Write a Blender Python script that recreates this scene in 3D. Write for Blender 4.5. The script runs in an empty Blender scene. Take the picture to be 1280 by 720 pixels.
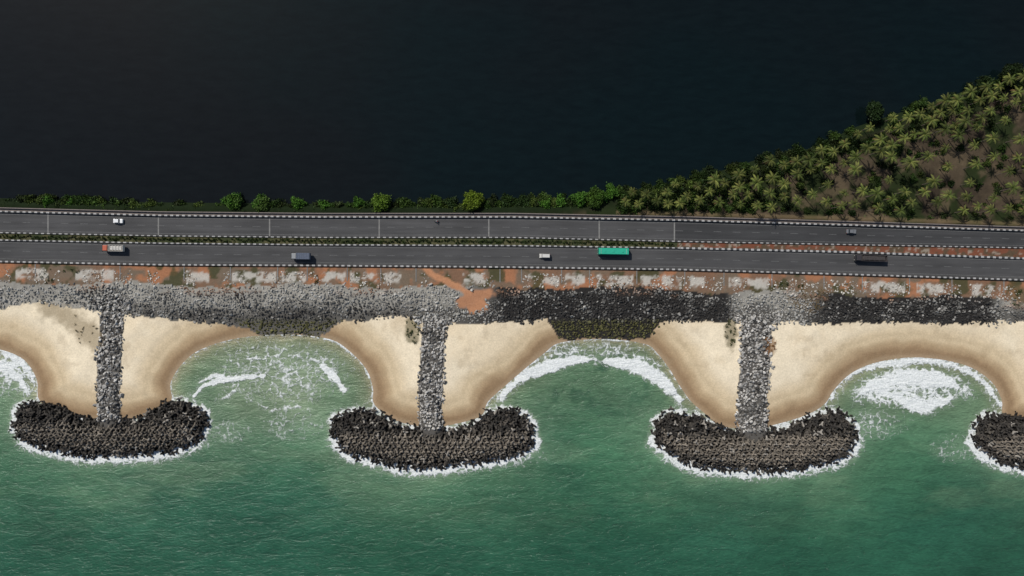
import bpy, bmesh, math, random
import numpy as np
from mathutils import Vector, Matrix
random.seed(7); rng=np.random.default_rng(7)
H=270.0; S=0.3125
scene=bpy.context.scene
col=scene.collection

def P(px,py,z=0.0):
    f=(1-z/H)*S
    return ((px-640)*f,(360-py)*f,z)
def lin(r,g,b,k=1.0):
    o=[]
    for c in (r,g,b):
        c=c/255.0
        o.append((c/12.92 if c<=0.04045 else ((c+0.055)/1.055)**2.4)*k)
    return np.array(o)
def sm(a,b,x):
    t=np.clip((x-a)/(b-a),0,1); return t*t*(3-2*t)
def mix(a,b,t):
    t=np.asarray(t)[...,None]; return a*(1-t)+b*t
def h2(ix,iy,seed):
    n=(ix.astype(np.int64)*374761393+iy.astype(np.int64)*668265263+seed*982451653)&0xffffffff
    n=((n^(n>>13))*1274126177)&0xffffffff
    n=(n^(n>>16))&0xffffffff
    return n/4294967295.0
def vn(x,y,seed):
    ix=np.floor(x);iy=np.floor(y);fx=x-ix;fy=y-iy
    fx=fx*fx*(3-2*fx);fy=fy*fy*(3-2*fy)
    a=h2(ix,iy,seed);b=h2(ix+1,iy,seed);c=h2(ix,iy+1,seed);d=h2(ix+1,iy+1,seed)
    return (a*(1-fx)+b*fx)*(1-fy)+(c*(1-fx)+d*fx)*fy
def fbm(x,y,size,octv=4,seed=1):
    x=np.asarray(x,float);y=np.asarray(y,float)
    t=0;a=1.0;s=0;f=1.0/size
    for o in range(octv):
        t=t+a*vn(x*f+17.3*o,y*f-9.1*o,seed+o);s+=a;a*=0.55;f*=2.03
    return t/s
def segdist(X,Y,pts,closed=False):
    d=np.full(X.shape,1e9);n=len(pts)
    for i in range(n if closed else n-1):
        ax,ay=pts[i];bx,by=pts[(i+1)%n]
        vx,vy=bx-ax,by-ay;L=vx*vx+vy*vy+1e-9
        t=np.clip(((X-ax)*vx+(Y-ay)*vy)/L,0,1)
        d=np.minimum(d,(X-ax-t*vx)**2+(Y-ay-t*vy)**2)
    return np.sqrt(d)
def inside(X,Y,pts):
    r=np.zeros(X.shape,bool);n=len(pts)
    for i in range(n):
        ax,ay=pts[i];bx,by=pts[(i+1)%n]
        if ay==by: continue
        c=((ay>Y)!=(by>Y))&(X<(bx-ax)*(Y-ay)/(by-ay)+ax)
        r^=c
    return r
def sdist(X,Y,pts):
    d=segdist(X,Y,pts,True);return np.where(inside(X,Y,pts),d,-d)
def smooth_line(pts,n=6):
    out=[];m=len(pts)
    for i in range(m-1):
        p0=pts[max(i-1,0)];p1=pts[i];p2=pts[i+1];p3=pts[min(i+2,m-1)]
        for k in range(n):
            t=k/n
            out.append(tuple(0.5*((2*p1[j])+(-p0[j]+p2[j])*t+(2*p0[j]-5*p1[j]+4*p2[j]-p3[j])*t*t+(-p0[j]+3*p1[j]-3*p2[j]+p3[j])*t**3) for j in (0,1)))
    out.append(pts[-1]);return out

# ---------------------------------------------------------------- layout (survey coordinates)
cx=[-600,0,200,400,640,850,1060,1280,1700]
def F(v): return lambda x: np.interp(x,cx,v)
T =F([250,260,265,267,267,271,277,284,296])
A1=F([255,265,270,272,272,276,282,289,301])
B1=F([281,290,294,296,296,301,305,309,320])
A2=F([291,301,305,307,308,311,316,324,338])
B2=F([317,326,330,331,333,336,342,349,362])
WT=lambda x: B2(x)+26+3*np.sin(np.asarray(x)*0.03)
wx=[-260,-200,-100,0,50,90,160,240,300,330,400,425,510,525,560,620,685,700,810,825,920,1000,1240,1280,1400,1500,1700]
wy=[385,392,400,386,378,384,394,402,408,420,420,402,394,402,404,404,400,424,424,404,402,404,404,400,402,404,402]
WB=lambda x: np.interp(x,wx,wy)
lag_shore=[(-14000,246),(-600,246),(0,250),(100,254),(260,256),(400,257),(560,256),(700,252),(770,240),(830,232),(900,214),(960,196),(1020,184),(1060,163),(1090,152),(1150,133),(1200,116),(1250,98),(1280,86),(1400,40),(1700,-150),(14000,-300)]
bay3=[(1340,535),(1290,528),(1255,520),(1252,500),(1238,476),(1205,456),(1150,447),(1100,452),(1065,466),(1042,488),(1030,506),(1000,522),(940,538)]
bay4=[(x+400,y) for x,y in bay3]
bay5=[(x+800,y) for x,y in bay3]
bay2=[(940,538),(900,532),(880,516),(864,502),(850,483),(836,460),(820,440),(806,430),(760,424),(702,428),(680,442),(655,462),(632,482),(610,502),(598,522),(540,536)]
bay1=[(540,536),(495,526),(468,506),(466,485),(458,462),(438,440),(412,424),(360,418),(310,421),(275,428),(245,440),(225,458),(213,480),(214,502),(190,520),(140,526)]
bay0=[(140,526),(85,520),(50,502),(46,475),(30,450),(0,437),(-40,433),(-90,436),(-135,455),(-160,480),(-170,505),(-200,520),(-260,528)]
bm1=[(x-400,y) for x,y in bay0]
shore=[]
for b in (bay5,bay4,bay3,bay2,bay1,bay0,bm1):
    shore+=smooth_line(b,4)
land_px=smooth_line(lag_shore[1:-1],3)
land_px=[lag_shore[0]]+land_px+[lag_shore[-1]]+[(14000,470),(2200,470)]+shore+[(-1000,470),(-14000,470)]
def W(pts): return [P(x,y)[:2] for x,y in pts]
landW=W(land_px)
hrel=[(-128,0),(-127,-20),(-112,-34),(-80,-36),(-58,-27),(-38,-15),(0,-12),(38,-15),(58,-27),(80,-36),(106,-35),(127,-21),(131,2),(118,20),(85,32),(35,39),(-20,40),(-70,34),(-110,21)]
groynes=[(-262,530),(137,535),(540,546),(942,549),(1342,552),(1742,552)]
heads=[]
for i,(gx,gy) in enumerate(groynes):
    r=random.Random(i)
    sc={1:(0.94,0.90)}.get(i,(0.98,0.96))
    pts=[(gx+x*sc[0]+r.uniform(-3,3),gy+y*sc[1]+r.uniform(-2,2)) for x,y in hrel]
    heads.append(W(smooth_line(pts+[pts[0]],3)[:-1]))
stems=[]
for i,(gx,gy) in enumerate(groynes):
    if i==1: pl=[(145,374),(143,410),(140,450),(137,490),(137,525)]
    elif i==2: pl=[(545,398),(542,430),(540,470),(538,505),(539,535)]
    elif i==3: pl=[(944,396),(943,430),(941,470),(939,505),(942,538)]
    else: pl=[(gx+3,398),(gx,450),(gx,gy-8)]
    stems.append((W(pl),4.8 if i!=3 else 6.0))

# ---------------------------------------------------------------- node helpers
def newmat(name):
    m=bpy.data.materials.new(name);m.use_nodes=True
    nt=m.node_tree;b=nt.nodes['Principled BSDF'];return m,nt,b
def N(nt,t,**k):
    n=nt.nodes.new(t)
    for a,v in k.items(): setattr(n,a,v)
    return n
def math_(nt,op,a,b=None,c=None,clamp=False):
    n=N(nt,'ShaderNodeMath',operation=op,use_clamp=clamp)
    for i,v in enumerate((a,b,c)):
        if v is None: continue
        if isinstance(v,(int,float)): n.inputs[i].default_value=v
        else: nt.links.new(v,n.inputs[i])
    return n.outputs[0]
def noise(nt,scale,detail=4,rough=0.55,dist=0,vec=None,sc3=None):
    tc=N(nt,'ShaderNodeTexCoord')
    src=tc.outputs['Object'] if vec is None else vec
    if sc3:
        mp=N(nt,'ShaderNodeMapping');mp.inputs['Scale'].default_value=sc3[:3]
        if len(sc3)>3: mp.inputs['Rotation'].default_value=(0,0,sc3[3])
        nt.links.new(src,mp.inputs[0]);src=mp.outputs[0]
    n=N(nt,'ShaderNodeTexNoise');n.inputs['Scale'].default_value=scale;n.inputs['Detail'].default_value=detail
    n.inputs['Roughness'].default_value=rough;n.inputs['Distortion'].default_value=dist
    nt.links.new(src,n.inputs['Vector']);return n.outputs['Fac']
def ramp01(nt,v,a,b,lo=0.0,hi=1.0,smooth=True):
    n=N(nt,'ShaderNodeMapRange');n.interpolation_type='SMOOTHSTEP' if smooth else 'LINEAR'
    for k,x in ((0,v),(1,a),(2,b),(3,lo),(4,hi)):
        if isinstance(x,(int,float)): n.inputs[k].default_value=x
        else: nt.links.new(x,n.inputs[k])
    return n.outputs[0]
def mul(nt,colr,fac):
    n=N(nt,'ShaderNodeVectorMath',operation='SCALE')
    if isinstance(colr,(tuple,list,np.ndarray)): n.inputs[0].default_value=tuple(colr)[:3]
    else: nt.links.new(colr,n.inputs[0])
    nt.links.new(fac,n.inputs['Scale']);return n.outputs[0]
def mixc(nt,f,a,b):
    n=N(nt,'ShaderNodeMix',data_type='RGBA')
    ins=[i for i in n.inputs if i.type=='RGBA'];fi=n.inputs[0]
    if isinstance(f,(int,float)): fi.default_value=f
    else: nt.links.new(f,fi)
    for s,v in ((ins[0],a),(ins[1],b)):
        if isinstance(v,(tuple,list,np.ndarray)): s.default_value=(*tuple(v)[:3],1)
        else: nt.links.new(v,s)
    return [o for o in n.outputs if o.type=='RGBA'][0]
def bump(nt,b,h,strength,dist):
    n=N(nt,'ShaderNodeBump');n.inputs['Strength'].default_value=strength;n.inputs['Distance'].default_value=dist
    nt.links.new(h,n.inputs['Height']);nt.links.new(n.outputs[0],b.inputs['Normal'])
def attr(nt,name):
    n=N(nt,'ShaderNodeAttribute');n.attribute_name=name;return n
def attrmat(name,rough,nscale,lo,hi,bs=0.0,bd=0.1,spec=0.3,fine=None):
    m,nt,b=newmat(name);a=attr(nt,'Col')
    f=ramp01(nt,noise(nt,nscale,5,0.65),0.3,0.7,lo,hi,False)
    c=mul(nt,a.outputs['Color'],f);nt.links.new(c,b.inputs['Base Color'])
    b.inputs['Roughness'].default_value=rough;b.inputs['Specular IOR Level'].default_value=spec
    if bs: bump(nt,b,noise(nt,nscale*1.5,4,0.7),bs,bd)
    return m
def flat(name,c,rough=0.6,lo=0.85,hi=1.12,ns=2.0,spec=0.3,metal=0,bs=0):
    m,nt,b=newmat(name)
    f=ramp01(nt,noise(nt,ns,5,0.65),0.3,0.7,lo,hi,False)
    nt.links.new(mul(nt,c,f),b.inputs['Base Color'])
    b.inputs['Roughness'].default_value=rough;b.inputs['Specular IOR Level'].default_value=spec;b.inputs['Metallic'].default_value=metal
    if bs: bump(nt,b,noise(nt,ns*3,4),bs,0.05)
    return m

# ---------------------------------------------------------------- mesh helpers
def mkmesh(name,V,Fc,mats,colr=None,extra=None,midx=None,smooth=False,obj=True):
    me=bpy.data.meshes.new(name);V=np.asarray(V,np.float32);Fc=np.asarray(Fc,np.int32);k=Fc.shape[1]
    me.vertices.add(len(V));me.vertices.foreach_set('co',V.ravel())
    me.loops.add(Fc.size);me.loops.foreach_set('vertex_index',Fc.ravel())
    me.polygons.add(len(Fc));me.polygons.foreach_set('loop_start',np.arange(0,Fc.size,k,dtype=np.int32))
    me.polygons.foreach_set('loop_total',np.full(len(Fc),k,np.int32))
    for m in mats: me.materials.append(m)
    if midx is not None: me.polygons.foreach_set('material_index',np.asarray(midx,np.int32))
    me.polygons.foreach_set('use_smooth',np.full(len(Fc),smooth,bool))
    me.update(calc_edges=True);me.validate()
    if colr is not None:
        a=me.attributes.new('Col','FLOAT_COLOR','POINT')
        c4=np.ones((len(V),4),np.float32);c4[:,:3]=colr;a.data.foreach_set('color',c4.ravel())
    for n,v in (extra or {}).items():
        a=me.attributes.new(n,'FLOAT','POINT');a.data.foreach_set('value',np.asarray(v,np.float32).ravel())
    if not obj: return me
    o=bpy.data.objects.new(name,me);col.objects.link(o);return o
def grid(xs,ys):
    X,Y=np.meshgrid(xs,ys);nx,ny=len(xs),len(ys)
    i=np.arange((nx)*(ny)).reshape(ny,nx)
    Fc=np.stack([i[:-1,:-1],i[:-1,1:],i[1:,1:],i[1:,:-1]],-1).reshape(-1,4)
    return X.ravel(),Y.ravel(),Fc
def coords(a,b,step,far_lo,far_hi):
    c=np.arange(a,b+step,step);lo=[];d=step;v=a
    while v>far_lo: d*=1.5;v-=d;lo.append(v)
    hi=[];d=step;v=c[-1]
    while v<far_hi: d*=1.5;v+=d;hi.append(v)
    return np.concatenate([np.array(lo[::-1]),c,np.array(hi)])
def hull_rock(seed,flatn=0.75):
    r=random.Random(seed);bm=bmesh.new()
    for i in range(15):
        v=Vector((r.gauss(0,1),r.gauss(0,1),r.gauss(0,1))).normalized()*r.uniform(0.8,1.1)
        bm.verts.new((v.x*1.15,v.y*0.92,v.z*flatn))
    res=bmesh.ops.convex_hull(bm,input=bm.verts)
    bmesh.ops.delete(bm,geom=[v for v in bm.verts if not v.link_faces],context='VERTS')
    bmesh.ops.triangulate(bm,faces=bm.faces);bm.verts.index_update()
    V=np.array([v.co[:] for v in bm.verts]);Fc=np.array([[v.index for v in f.verts] for f in bm.faces]);bm.free();return V,Fc
def tetrapod():
    V=[];Fc=[]
    for d in [(0,0,1),(0.943,0,-0.333),(-0.471,0.816,-0.333),(-0.471,-0.816,-0.333)]:
        d=Vector(d);q=d.to_track_quat('Z','Y');b=len(V);n=6
        for r,t in ((0.40,0.0),(0.27,1.05),(0.2,1.15)):
            for k in range(n):
                a=2*math.pi*k/n;V.append((q@Vector((r*math.cos(a),r*math.sin(a),t)))[:])
        for s in range(2):
            for k in range(n):
                a0=b+s*n+k;a1=b+s*n+(k+1)%n;c0=a0+n;c1=a1+n
                Fc+=[[a0,a1,c1],[a0,c1,c0]]
        t0=b+2*n
        for k in range(1,n-1): Fc.append([t0,t0+k,t0+k+1])
    return np.array(V),np.array(Fc)
def rotm(n,full=True,tilt=0.5,zfix=None):
    if full:
        q=rng.normal(size=(n,4));q/=np.linalg.norm(q,axis=1)[:,None]
    else:
        a=rng.uniform(0,2*math.pi,n) if zfix is None else zfix+rng.normal(0,0.25,n)
        q=np.stack([np.cos(a/2),0*a,0*a,np.sin(a/2)],1)
        t=rng.normal(0,tilt/2,(n,2));q[:,1]+=t[:,0];q[:,2]+=t[:,1];q/=np.linalg.norm(q,axis=1)[:,None]
    w,x,y,z=q.T
    return np.stack([1-2*(y*y+z*z),2*(x*y-z*w),2*(x*z+y*w),2*(x*y+z*w),1-2*(x*x+z*z),2*(y*z-x*w),2*(x*z-y*w),2*(y*z+x*w),1-2*(x*x+y*y)],1).reshape(n,3,3)
def scatter(tmpl,pos,scale,colr,full=True,tilt=0.5,zfix=None):
    pos=np.asarray(pos);n=len(pos);R=rotm(n,full,tilt,zfix);pick=rng.integers(0,len(tmpl),n)
    Vs=[];Fs=[];Cs=[];off=0
    for t,(tv,tf) in enumerate(tmpl):
        m=pick==t;k=m.sum()
        if not k: continue
        v=np.einsum('nij,vj->nvi',R[m],tv)*scale[m][:,None,None]+pos[m][:,None,:]
        f=tf[None]+(np.arange(k)*len(tv))[:,None,None]+off
        Vs.append(v.reshape(-1,3));Fs.append(f.reshape(-1,3));Cs.append(np.repeat(colr[m],len(tv),0));off+=k*len(tv)
    return np.concatenate(Vs),np.concatenate(Fs),np.concatenate(Cs)

# ---------------------------------------------------------------- terrain height
def height(X,Y,d=None):
    px=X/S+640;py=360-Y/S
    if d is None: d=sdist(X,Y,landW)
    sea_side=py>300
    hs=np.where(d<0,np.maximum(d*0.12,-5),np.minimum(d*0.085,1.9))
    hl=np.where(d<0,np.maximum(d*0.4,-4),np.minimum(d*0.55,1.7))
    h=np.where(sea_side,hs,hl)
    h=np.where((d>0),h+(fbm(X,Y,7,3,5)-0.5)*0.25*np.clip(d/4,0,1),h)
    up=sm(T(px)-14,T(px)-3,py)
    dn=1-sm(B2(px)+22,np.maximum(WB(px)-6,B2(px)+40),py)
    plat=np.minimum(up,dn)
    h=np.where(plat>0,np.maximum(h,h*(1-plat)+2.9*plat),h)
    flat_=(py>T(px)-2)&(py<B2(px)+3)
    h=np.where(flat_,2.9,h)
    for hd in heads:
        cxm=sum(p[0] for p in hd)/len(hd)
        m=(np.abs(X-cxm)<60)&(Y<-30)&(Y>-90)
        if m.any():
            s_=sdist(X[m],Y[m],hd);h[m]=np.where(s_>-1,np.maximum(h[m],np.clip(-0.6+0.45*(s_),-1,2.3)),h[m])
    for pl,hw in stems:
        m=(np.abs(X-pl[1][0])<15)&(Y<0)&(Y>-70)
        if m.any():
            s_=segdist(X[m],Y[m],pl);h[m]=np.maximum(h[m],np.where(s_<hw,np.minimum(1.9,(hw-s_)*0.9),-9))
    return h

xs=coords(-235,235,0.55,-4500,4500);ys=coords(-88,100,0.55,-4500,4500)
X,Y,Fc=grid(xs,ys)
D=sdist(X,Y,landW);Z=height(X,Y,D)
PX=X/(S*(1-Z/H))+640;PY=360-Y/(S*(1-Z/H))
n1=fbm(X,Y,12,5,11);n2=fbm(X,Y,2.5,4,21);n3=fbm(X,Y,40,3,31);n4=fbm(X,Y,1.2,2,41)
dry=lin(228,213,184);dry2=lin(216,197,164);wet=lin(144,119,90);damp=lin(180,156,122)
C=mix(np.broadcast_to(dry,(len(X),3)),dry2,sm(0.35,0.65,n1)*0.6)
dw=D+(n1-0.5)*5
C=mix(C,lin(204,184,150),1-sm(9,16,dw))
C=mix(C,damp,1-sm(5.0,8.5,dw))
C=mix(C,wet,(1-sm(2.8,5.8,dw))*0.9)
C=mix(C,lin(168,146,118),(1-sm(0.2,2.4,D+(n2-0.5)*2))*0.7)
band=0.5+0.5*np.sin(D*1.7+n1*9);C=C*(1-0.08*band*(1-sm(10,16,D)))[:,None]
C=C*(0.90+0.2*n2)[:,None]
C=mix(C,lin(160,140,110),sm(0.62,0.72,fbm(X,Y,5,5,61))*0.22*(PY<470))
C=np.where((D<-1)[:,None],lin(120,125,95),C)
# rock ground
wb=WB(PX)+(n2-0.5)*12
rk=(PY<wb)&(PY>250)
light=lin(150,146,136);dark=lin(46,44,42)
lightmask=np.clip((1-sm(540,640,PX))+sm(905,930,PX)*(1-sm(990,1040,PX))+sm(1235,1260,PX),0,1)
rc=mix(np.broadcast_to(dark,(len(X),3)),light,lightmask*(1-0.7*sm(378,392,PY+(n1-.5)*20)))
C=np.where(rk[:,None],rc*(0.7+0.6*n2)[:,None],C)
# soil verge
soil=mix(np.broadcast_to(lin(122,94,74),(len(X),3)),lin(112,98,82),sm(0.35,0.65,n1))
soil=mix(soil,lin(162,110,78),sm(0.53,0.68,fbm(X,Y,6,3,77))*0.85)
soil=mix(soil,lin(176,118,84),(1-sm(2,5,PY-B2(PX)-(n2-0.5)*5))*0.6*(1-sm(500,900,PX)*0.7))
soil=mix(soil,lin(66,68,44),sm(0.54,0.64,fbm(X,Y,5,4,99))*0.85)
vw=0
for a,b in [(-140,-60),(20,60),(95,142),(233,262),(290,345),(352,382),(402,432),(438,472),(480,502),(578,608),(660,700),(706,732),(745,792),(800,852),(862,880),(910,960),(1080,1132),(1145,1180),(1215,1250),(1300,1380),(1420,1500)]:
    vw=vw+((PX>a)&(PX<b))*1.0
stripm=np.clip(vw,0,1)*sm(8,11,PY-B2(PX)+(n4-0.5)*6)*(1-sm(19,24,PY-B2(PX)+(n4-0.5)*6))*sm(0.38,0.52,n2)
soil=mix(soil,lin(186,181,170),stripm*0.85)
C=np.where(((PY<WT(PX)+(n2-0.5)*10)&(PY>B2(PX)-1))[:,None],soil,C)
# orange path
path=W(smooth_line([(530,333),(545,345),(570,357),(590,370),(602,380),(590,384)],5))
dp=segdist(X,Y,path);wdt=np.interp(PX,[530,575,600],[1.0,1.4,2.6])
C=mix(C,lin(178,128,94)*(0.85+0.3*n2)[:,None],(1-sm(0.7,1.3,dp/wdt+(n2-0.5)*1.4)))
pad=segdist(X,Y,W([(580,376),(612,366)]));C=mix(C,lin(172,124,92)*(0.85+0.3*n2)[:,None],(1-sm(1.6,3.4,pad+(n2-.5)*4))*((PY<386)))
# median
med=(PY>B1(PX)-2)&(PY<A2(PX)+2)
mc=mix(np.broadcast_to(lin(58,64,42),(len(X),3)),lin(84,82,58),sm(0.4,0.6,n2))
mr=mix(np.broadcast_to(lin(116,72,54),(len(X),3)),lin(86,72,56),sm(0.45,0.6,n2));mr=mix(mr,lin(160,150,135),sm(0.66,0.74,n4)*0.6)
mc=np.where((PX>846)[:,None],mr,mc);C=np.where(med[:,None],mc,C)
# north bank and palm land
nb=PY<T(PX)+2
g=mix(np.broadcast_to(lin(58,50,40),(len(X),3)),lin(76,66,52),sm(0.4,0.65,n1))
g=mix(g,lin(38,46,24),sm(0.46,0.60,fbm(X,Y,9,4,55)))
g=mix(g,lin(92,80,62),sm(0.60,0.72,fbm(X,Y,7,4,57))*0.7)
g=mix(g,lin(26,36,18),1-sm(3,9,D))
g=g*(0.75+0.5*n2)[:,None]
C=np.where(nb[:,None],g,C)
C=mix(C,lin(120,104,76),(PX>770)*nb*(1-sm(1,3.5,np.abs(PY-T(PX)+4)))*0.5)
core=np.zeros(len(X),bool)
for hd in heads: core|=inside(X,Y,hd)
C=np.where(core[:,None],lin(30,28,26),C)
for pl,hw in stems:
    C=np.where((segdist(X,Y,pl)<hw*0.95)[:,None],lin(88,85,80),C)
dsc=segdist(X,Y,W([(62,384),(100,400),(122,428)]))
C=mix(C,lin(138,122,94),(1-sm(1.5,6.0,dsc+(n2-0.5)*6))*0.65*(~core)*(PY>378))
for (x,y,rx,ry,cc_) in [(1012,374,26,16,(104,88,64)),(516,412,11,18,(96,90,62)),(914,418,9,20,(104,96,70)),(962,432,9,12,(120,82,42)),(1275,372,14,14,(104,90,66))]:
    q=((PX-x)/rx)**2+((PY-y)/ry)**2
    C=mix(C,lin(*cc_),(1-sm(0.4,1.2,q+(n2-0.5)*2.2))*0.7*(~core))
m_ter=attrmat('ground_mat',0.95,1.6,0.86,1.14,0.5,0.12,0.1)
mkmesh('ground',np.stack([X,Y,Z],1),Fc,[m_ter],C,smooth=True)

# ---------------------------------------------------------------- sea
xs=coords(-225,225,0.5,-4500,4500);ys=coords(-125,-16,0.5,-4500,0)
ys=ys[ys<15]
X,Y,Fc=grid(xs,ys);PX=X/S+640;PY=360-Y/S
D=sdist(X,Y,landW);ds=np.maximum(-D,0)
n1=fbm(X,Y,14,5,111);n2=fbm(X,Y,3,4,121);n3=fbm(X,Y,45,4,131);nst=fbm(X*0.35+Y*0.2,Y,9,5,141)
hdm=np.full(len(X),1e3)
for hd,(gx,gy) in zip(heads,groynes):
    c=P(gx,gy);m=(np.abs(X-c[0])<90)&(np.abs(Y-c[1])<60)
    s_=-sdist(X[m],Y[m],hd);hdm[m]=np.minimum(hdm[m],s_)
deep=lin(39,82,62);midc=lin(62,106,78);shal=lin(120,136,106);sandy=lin(156,142,110)
C=mix(np.broadcast_to(midc,(len(X),3)),deep,sm(555,690,PY+(n3-0.5)*130))
C=mix(C,lin(44,90,70),sm(0.45,0.7,n3)*0.5)
bay1m=np.exp(-(((PX-345)/110)**2+((PY-465)/70)**2));bay0m=np.exp(-(((PX-5)/50)**2+((PY-462)/48)**2))
bay3m=np.exp(-(((PX-1145)/105)**2+((PY-480)/48)**2));bay2m=np.exp(-(((PX-740)/95)**2+((PY-470)/55)**2))
C=mix(C,shal,np.clip((bay1m*1.25+bay0m*1.1+bay3m*1.0+bay2m*0.35)*(0.6+0.8*n1),0,1))
C=mix(C,lin(92,122,90),np.exp(-ds/16)*0.6)
C=mix(C,sandy,np.exp(-ds/3.4)*(0.55+0.6*n2))
plume=sm(0.45,0.68,nst)*np.exp(-((PY-590)/50)**2)
C=mix(C,lin(104,130,100),np.clip(plume*0.38,0,1))
C=mix(C,lin(118,138,110),np.exp(-np.maximum(hdm,0)/6)*0.5*(0.5+n1))
C=mix(C,lin(32,70,52),sm(0.52,0.68,fbm(X,Y,6,4,171))*0.6*bay2m)
foam=np.zeros(len(X));wn=fbm(X,Y,5,3,151)
side=0.35+0.65*sm(-8,10,(PY-548))
foam=np.maximum(foam,np.exp(-np.maximum(hdm+ (wn-0.5)*3.0-0.4,0)/(1.9+2.6*wn*side))*(0.5+0.62*side*(0.6+0.8*n1)))
foam=np.maximum(foam,np.exp(-np.maximum(hdm,0)/8)*0.50*side)
foam=np.maximum(foam,np.exp(-(ds/1.0)**2)*0.75*(0.5+0.8*n1))
foam=np.maximum(foam,np.exp(-ds/6)*0.44)
def wave(pts,w,st,back=0.0,bw=4):
    global foam
    d=segdist(X,Y,W(smooth_line(pts,6)));d=np.maximum(d+(wn-0.5)*w*1.2,0)
    t=np.clip((PX-min(p[0] for p in pts))/(max(p[0] for p in pts)-min(p[0] for p in pts)),0,1)
    ww=w*(0.5+1.1*np.sin(np.pi*t))
    foam=np.maximum(foam,np.exp(-(d/ww)**2)*st)
    if back: foam=np.maximum(foam,np.exp(-(d/bw)**2)*back)
wave([(626,500),(638,483),(660,467),(690,457),(720,451),(745,449)],1.8,1.12,0.52,4.5)
wave([(640,470),(668,452),(700,442),(740,438)],0.8,0.62,0.44,4)
wave([(757,451),(780,454),(806,462),(828,474),(842,488),(850,500)],2.3,1.15,0.52,4.5)
wave([(770,442),(800,446),(826,458)],0.9,0.65,0.44,4)
wave([(243,495),(256,482),(285,474),(330,470)],1.1,1.05,0.42)
wave([(250,478),(268,470),(292,473)],0.8,0.8,.4)
wave([(272,500),(290,492),(300,478)],0.7,0.7,.4)
wave([(400,456),(412,466),(421,476),(431,488)],1.4,1.1,0.42)
wave([(285,452),(330,446),(372,444),(400,452)],0.8,0.65,0.42)
wave([(312,500),(340,512),(372,508),(390,515)],0.8,0.58,0.4)
wave([(1040,497),(1052,476),(1080,461),(1120,453),(1160,451),(1200,460),(1230,478),(1250,506)],1.6,0.9,0.52,4.5)
wave([(1076,492),(1100,478),(1140,473),(1175,475),(1205,488)],3.2,1.12,0.60,7)
wave([(1100,490),(1130,500),(1155,508),(1190,496)],2.6,0.95,0.52,6)
wave([(0,440),(22,450),(38,466),(45,490)],1.4,0.95,0.52,5)
wave([(-40,455),(0,458),(22,470),(34,488)],2.4,0.95,0.55,6)
for (x,y,rx,ry,st) in [(1142,486,78,27,0.66),(350,465,100,48,0.50),(330,440,80,20,0.48),(15,468,44,36,0.58),(365,530,50,28,0.42),(740,438,95,16,0.52),(225,540,30,30,0.40),(640,570,60,20,0.42),(1100,530,60,24,0.42),(290,540,40,20,0.40),(-60,470,60,40,.5),(1560,486,75,26,0.6),(1190,560,40,25,.40)]:
    q=((PX-x)/rx)**2+((PY-y)/ry)**2;foam=np.maximum(foam,st*np.exp(-q*q*0.7)*(0.7+0.6*n1))
foam=np.clip(foam,0,1.15)
C=mix(C,lin(154,163,142),np.clip((foam-0.3)*0.95,0,0.65))
m,nt,b=newmat('sea_mat')
a=attr(nt,'Col');fa=attr(nt,'foam')
f1=noise(nt,0.55,8,0.68,1.2)
vo=N(nt,'ShaderNodeTexVoronoi',feature='DISTANCE_TO_EDGE');vo.inputs['Scale'].default_value=0.33
tc=N(nt,'ShaderNodeTexCoord');nz=N(nt,'ShaderNodeTexNoise');nz.inputs['Scale'].default_value=0.4;nz.inputs['Detail'].default_value=4
nt.links.new(tc.outputs['Object'],nz.inputs['Vector'])
vm=N(nt,'ShaderNodeVectorMath',operation='MULTIPLY_ADD');nt.links.new(nz.outputs['Color'],vm.inputs[0]);vm.inputs[1].default_value=(5,5,0)
nt.links.new(tc.outputs['Object'],vm.inputs[2]);nt.links.new(vm.outputs[0],vo.inputs['Vector'])
web=ramp01(nt,vo.outputs['Distance'],0.0,0.22,1.0,0.0)
pat=math_(nt,'ADD',math_(nt,'MULTIPLY',f1,0.8),math_(nt,'MULTIPLY',web,0.2))
thr=math_(nt,'SUBTRACT',0.92,math_(nt,'MULTIPLY',fa.outputs['Fac'],0.8))
ff=ramp01(nt,pat,math_(nt,'SUBTRACT',thr,0.06),math_(nt,'ADD',thr,0.16))
w1=noise(nt,0.20,6,0.62,0.6,sc3=(0.55,1.5,1,0.35));w2=noise(nt,0.9,4,0.65,0.3,sc3=(0.6,1.5,1,-0.3));w3=noise(nt,0.03,4,0.55,0.5,sc3=(0.7,1.4,1,0.2))
hh=math_(nt,'ADD',math_(nt,'MULTIPLY',w1,1.0),math_(nt,'MULTIPLY',w2,0.4))
cf=ramp01(nt,math_(nt,'ADD',math_(nt,'MULTIPLY',w1,0.5),math_(nt,'MULTIPLY',w2,0.5)),0.32,0.68,0.70,1.32,False)
cf=math_(nt,'MULTIPLY',cf,ramp01(nt,w3,0.3,0.7,0.80,1.20,False))
base=mul(nt,a.outputs['Color'],cf)
fc=mixc(nt,ramp01(nt,noise(nt,1.5,4),0.3,0.7),(0.62,0.65,0.62),(0.86,0.87,0.85))
nt.links.new(mixc(nt,math_(nt,'MULTIPLY',ff,0.94),base,fc),b.inputs['Base Color'])
nt.links.new(ramp01(nt,ff,0,1,0.18,0.8,False),b.inputs['Roughness'])
b.inputs['IOR'].default_value=1.33
bump(nt,b,math_(nt,'ADD',hh,math_(nt,'MULTIPLY',ff,0.25)),0.8,1.0)
mkmesh('sea',np.stack([X,Y,np.zeros_like(X)],1),Fc,[m],C,{'foam':foam},smooth=True)

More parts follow.
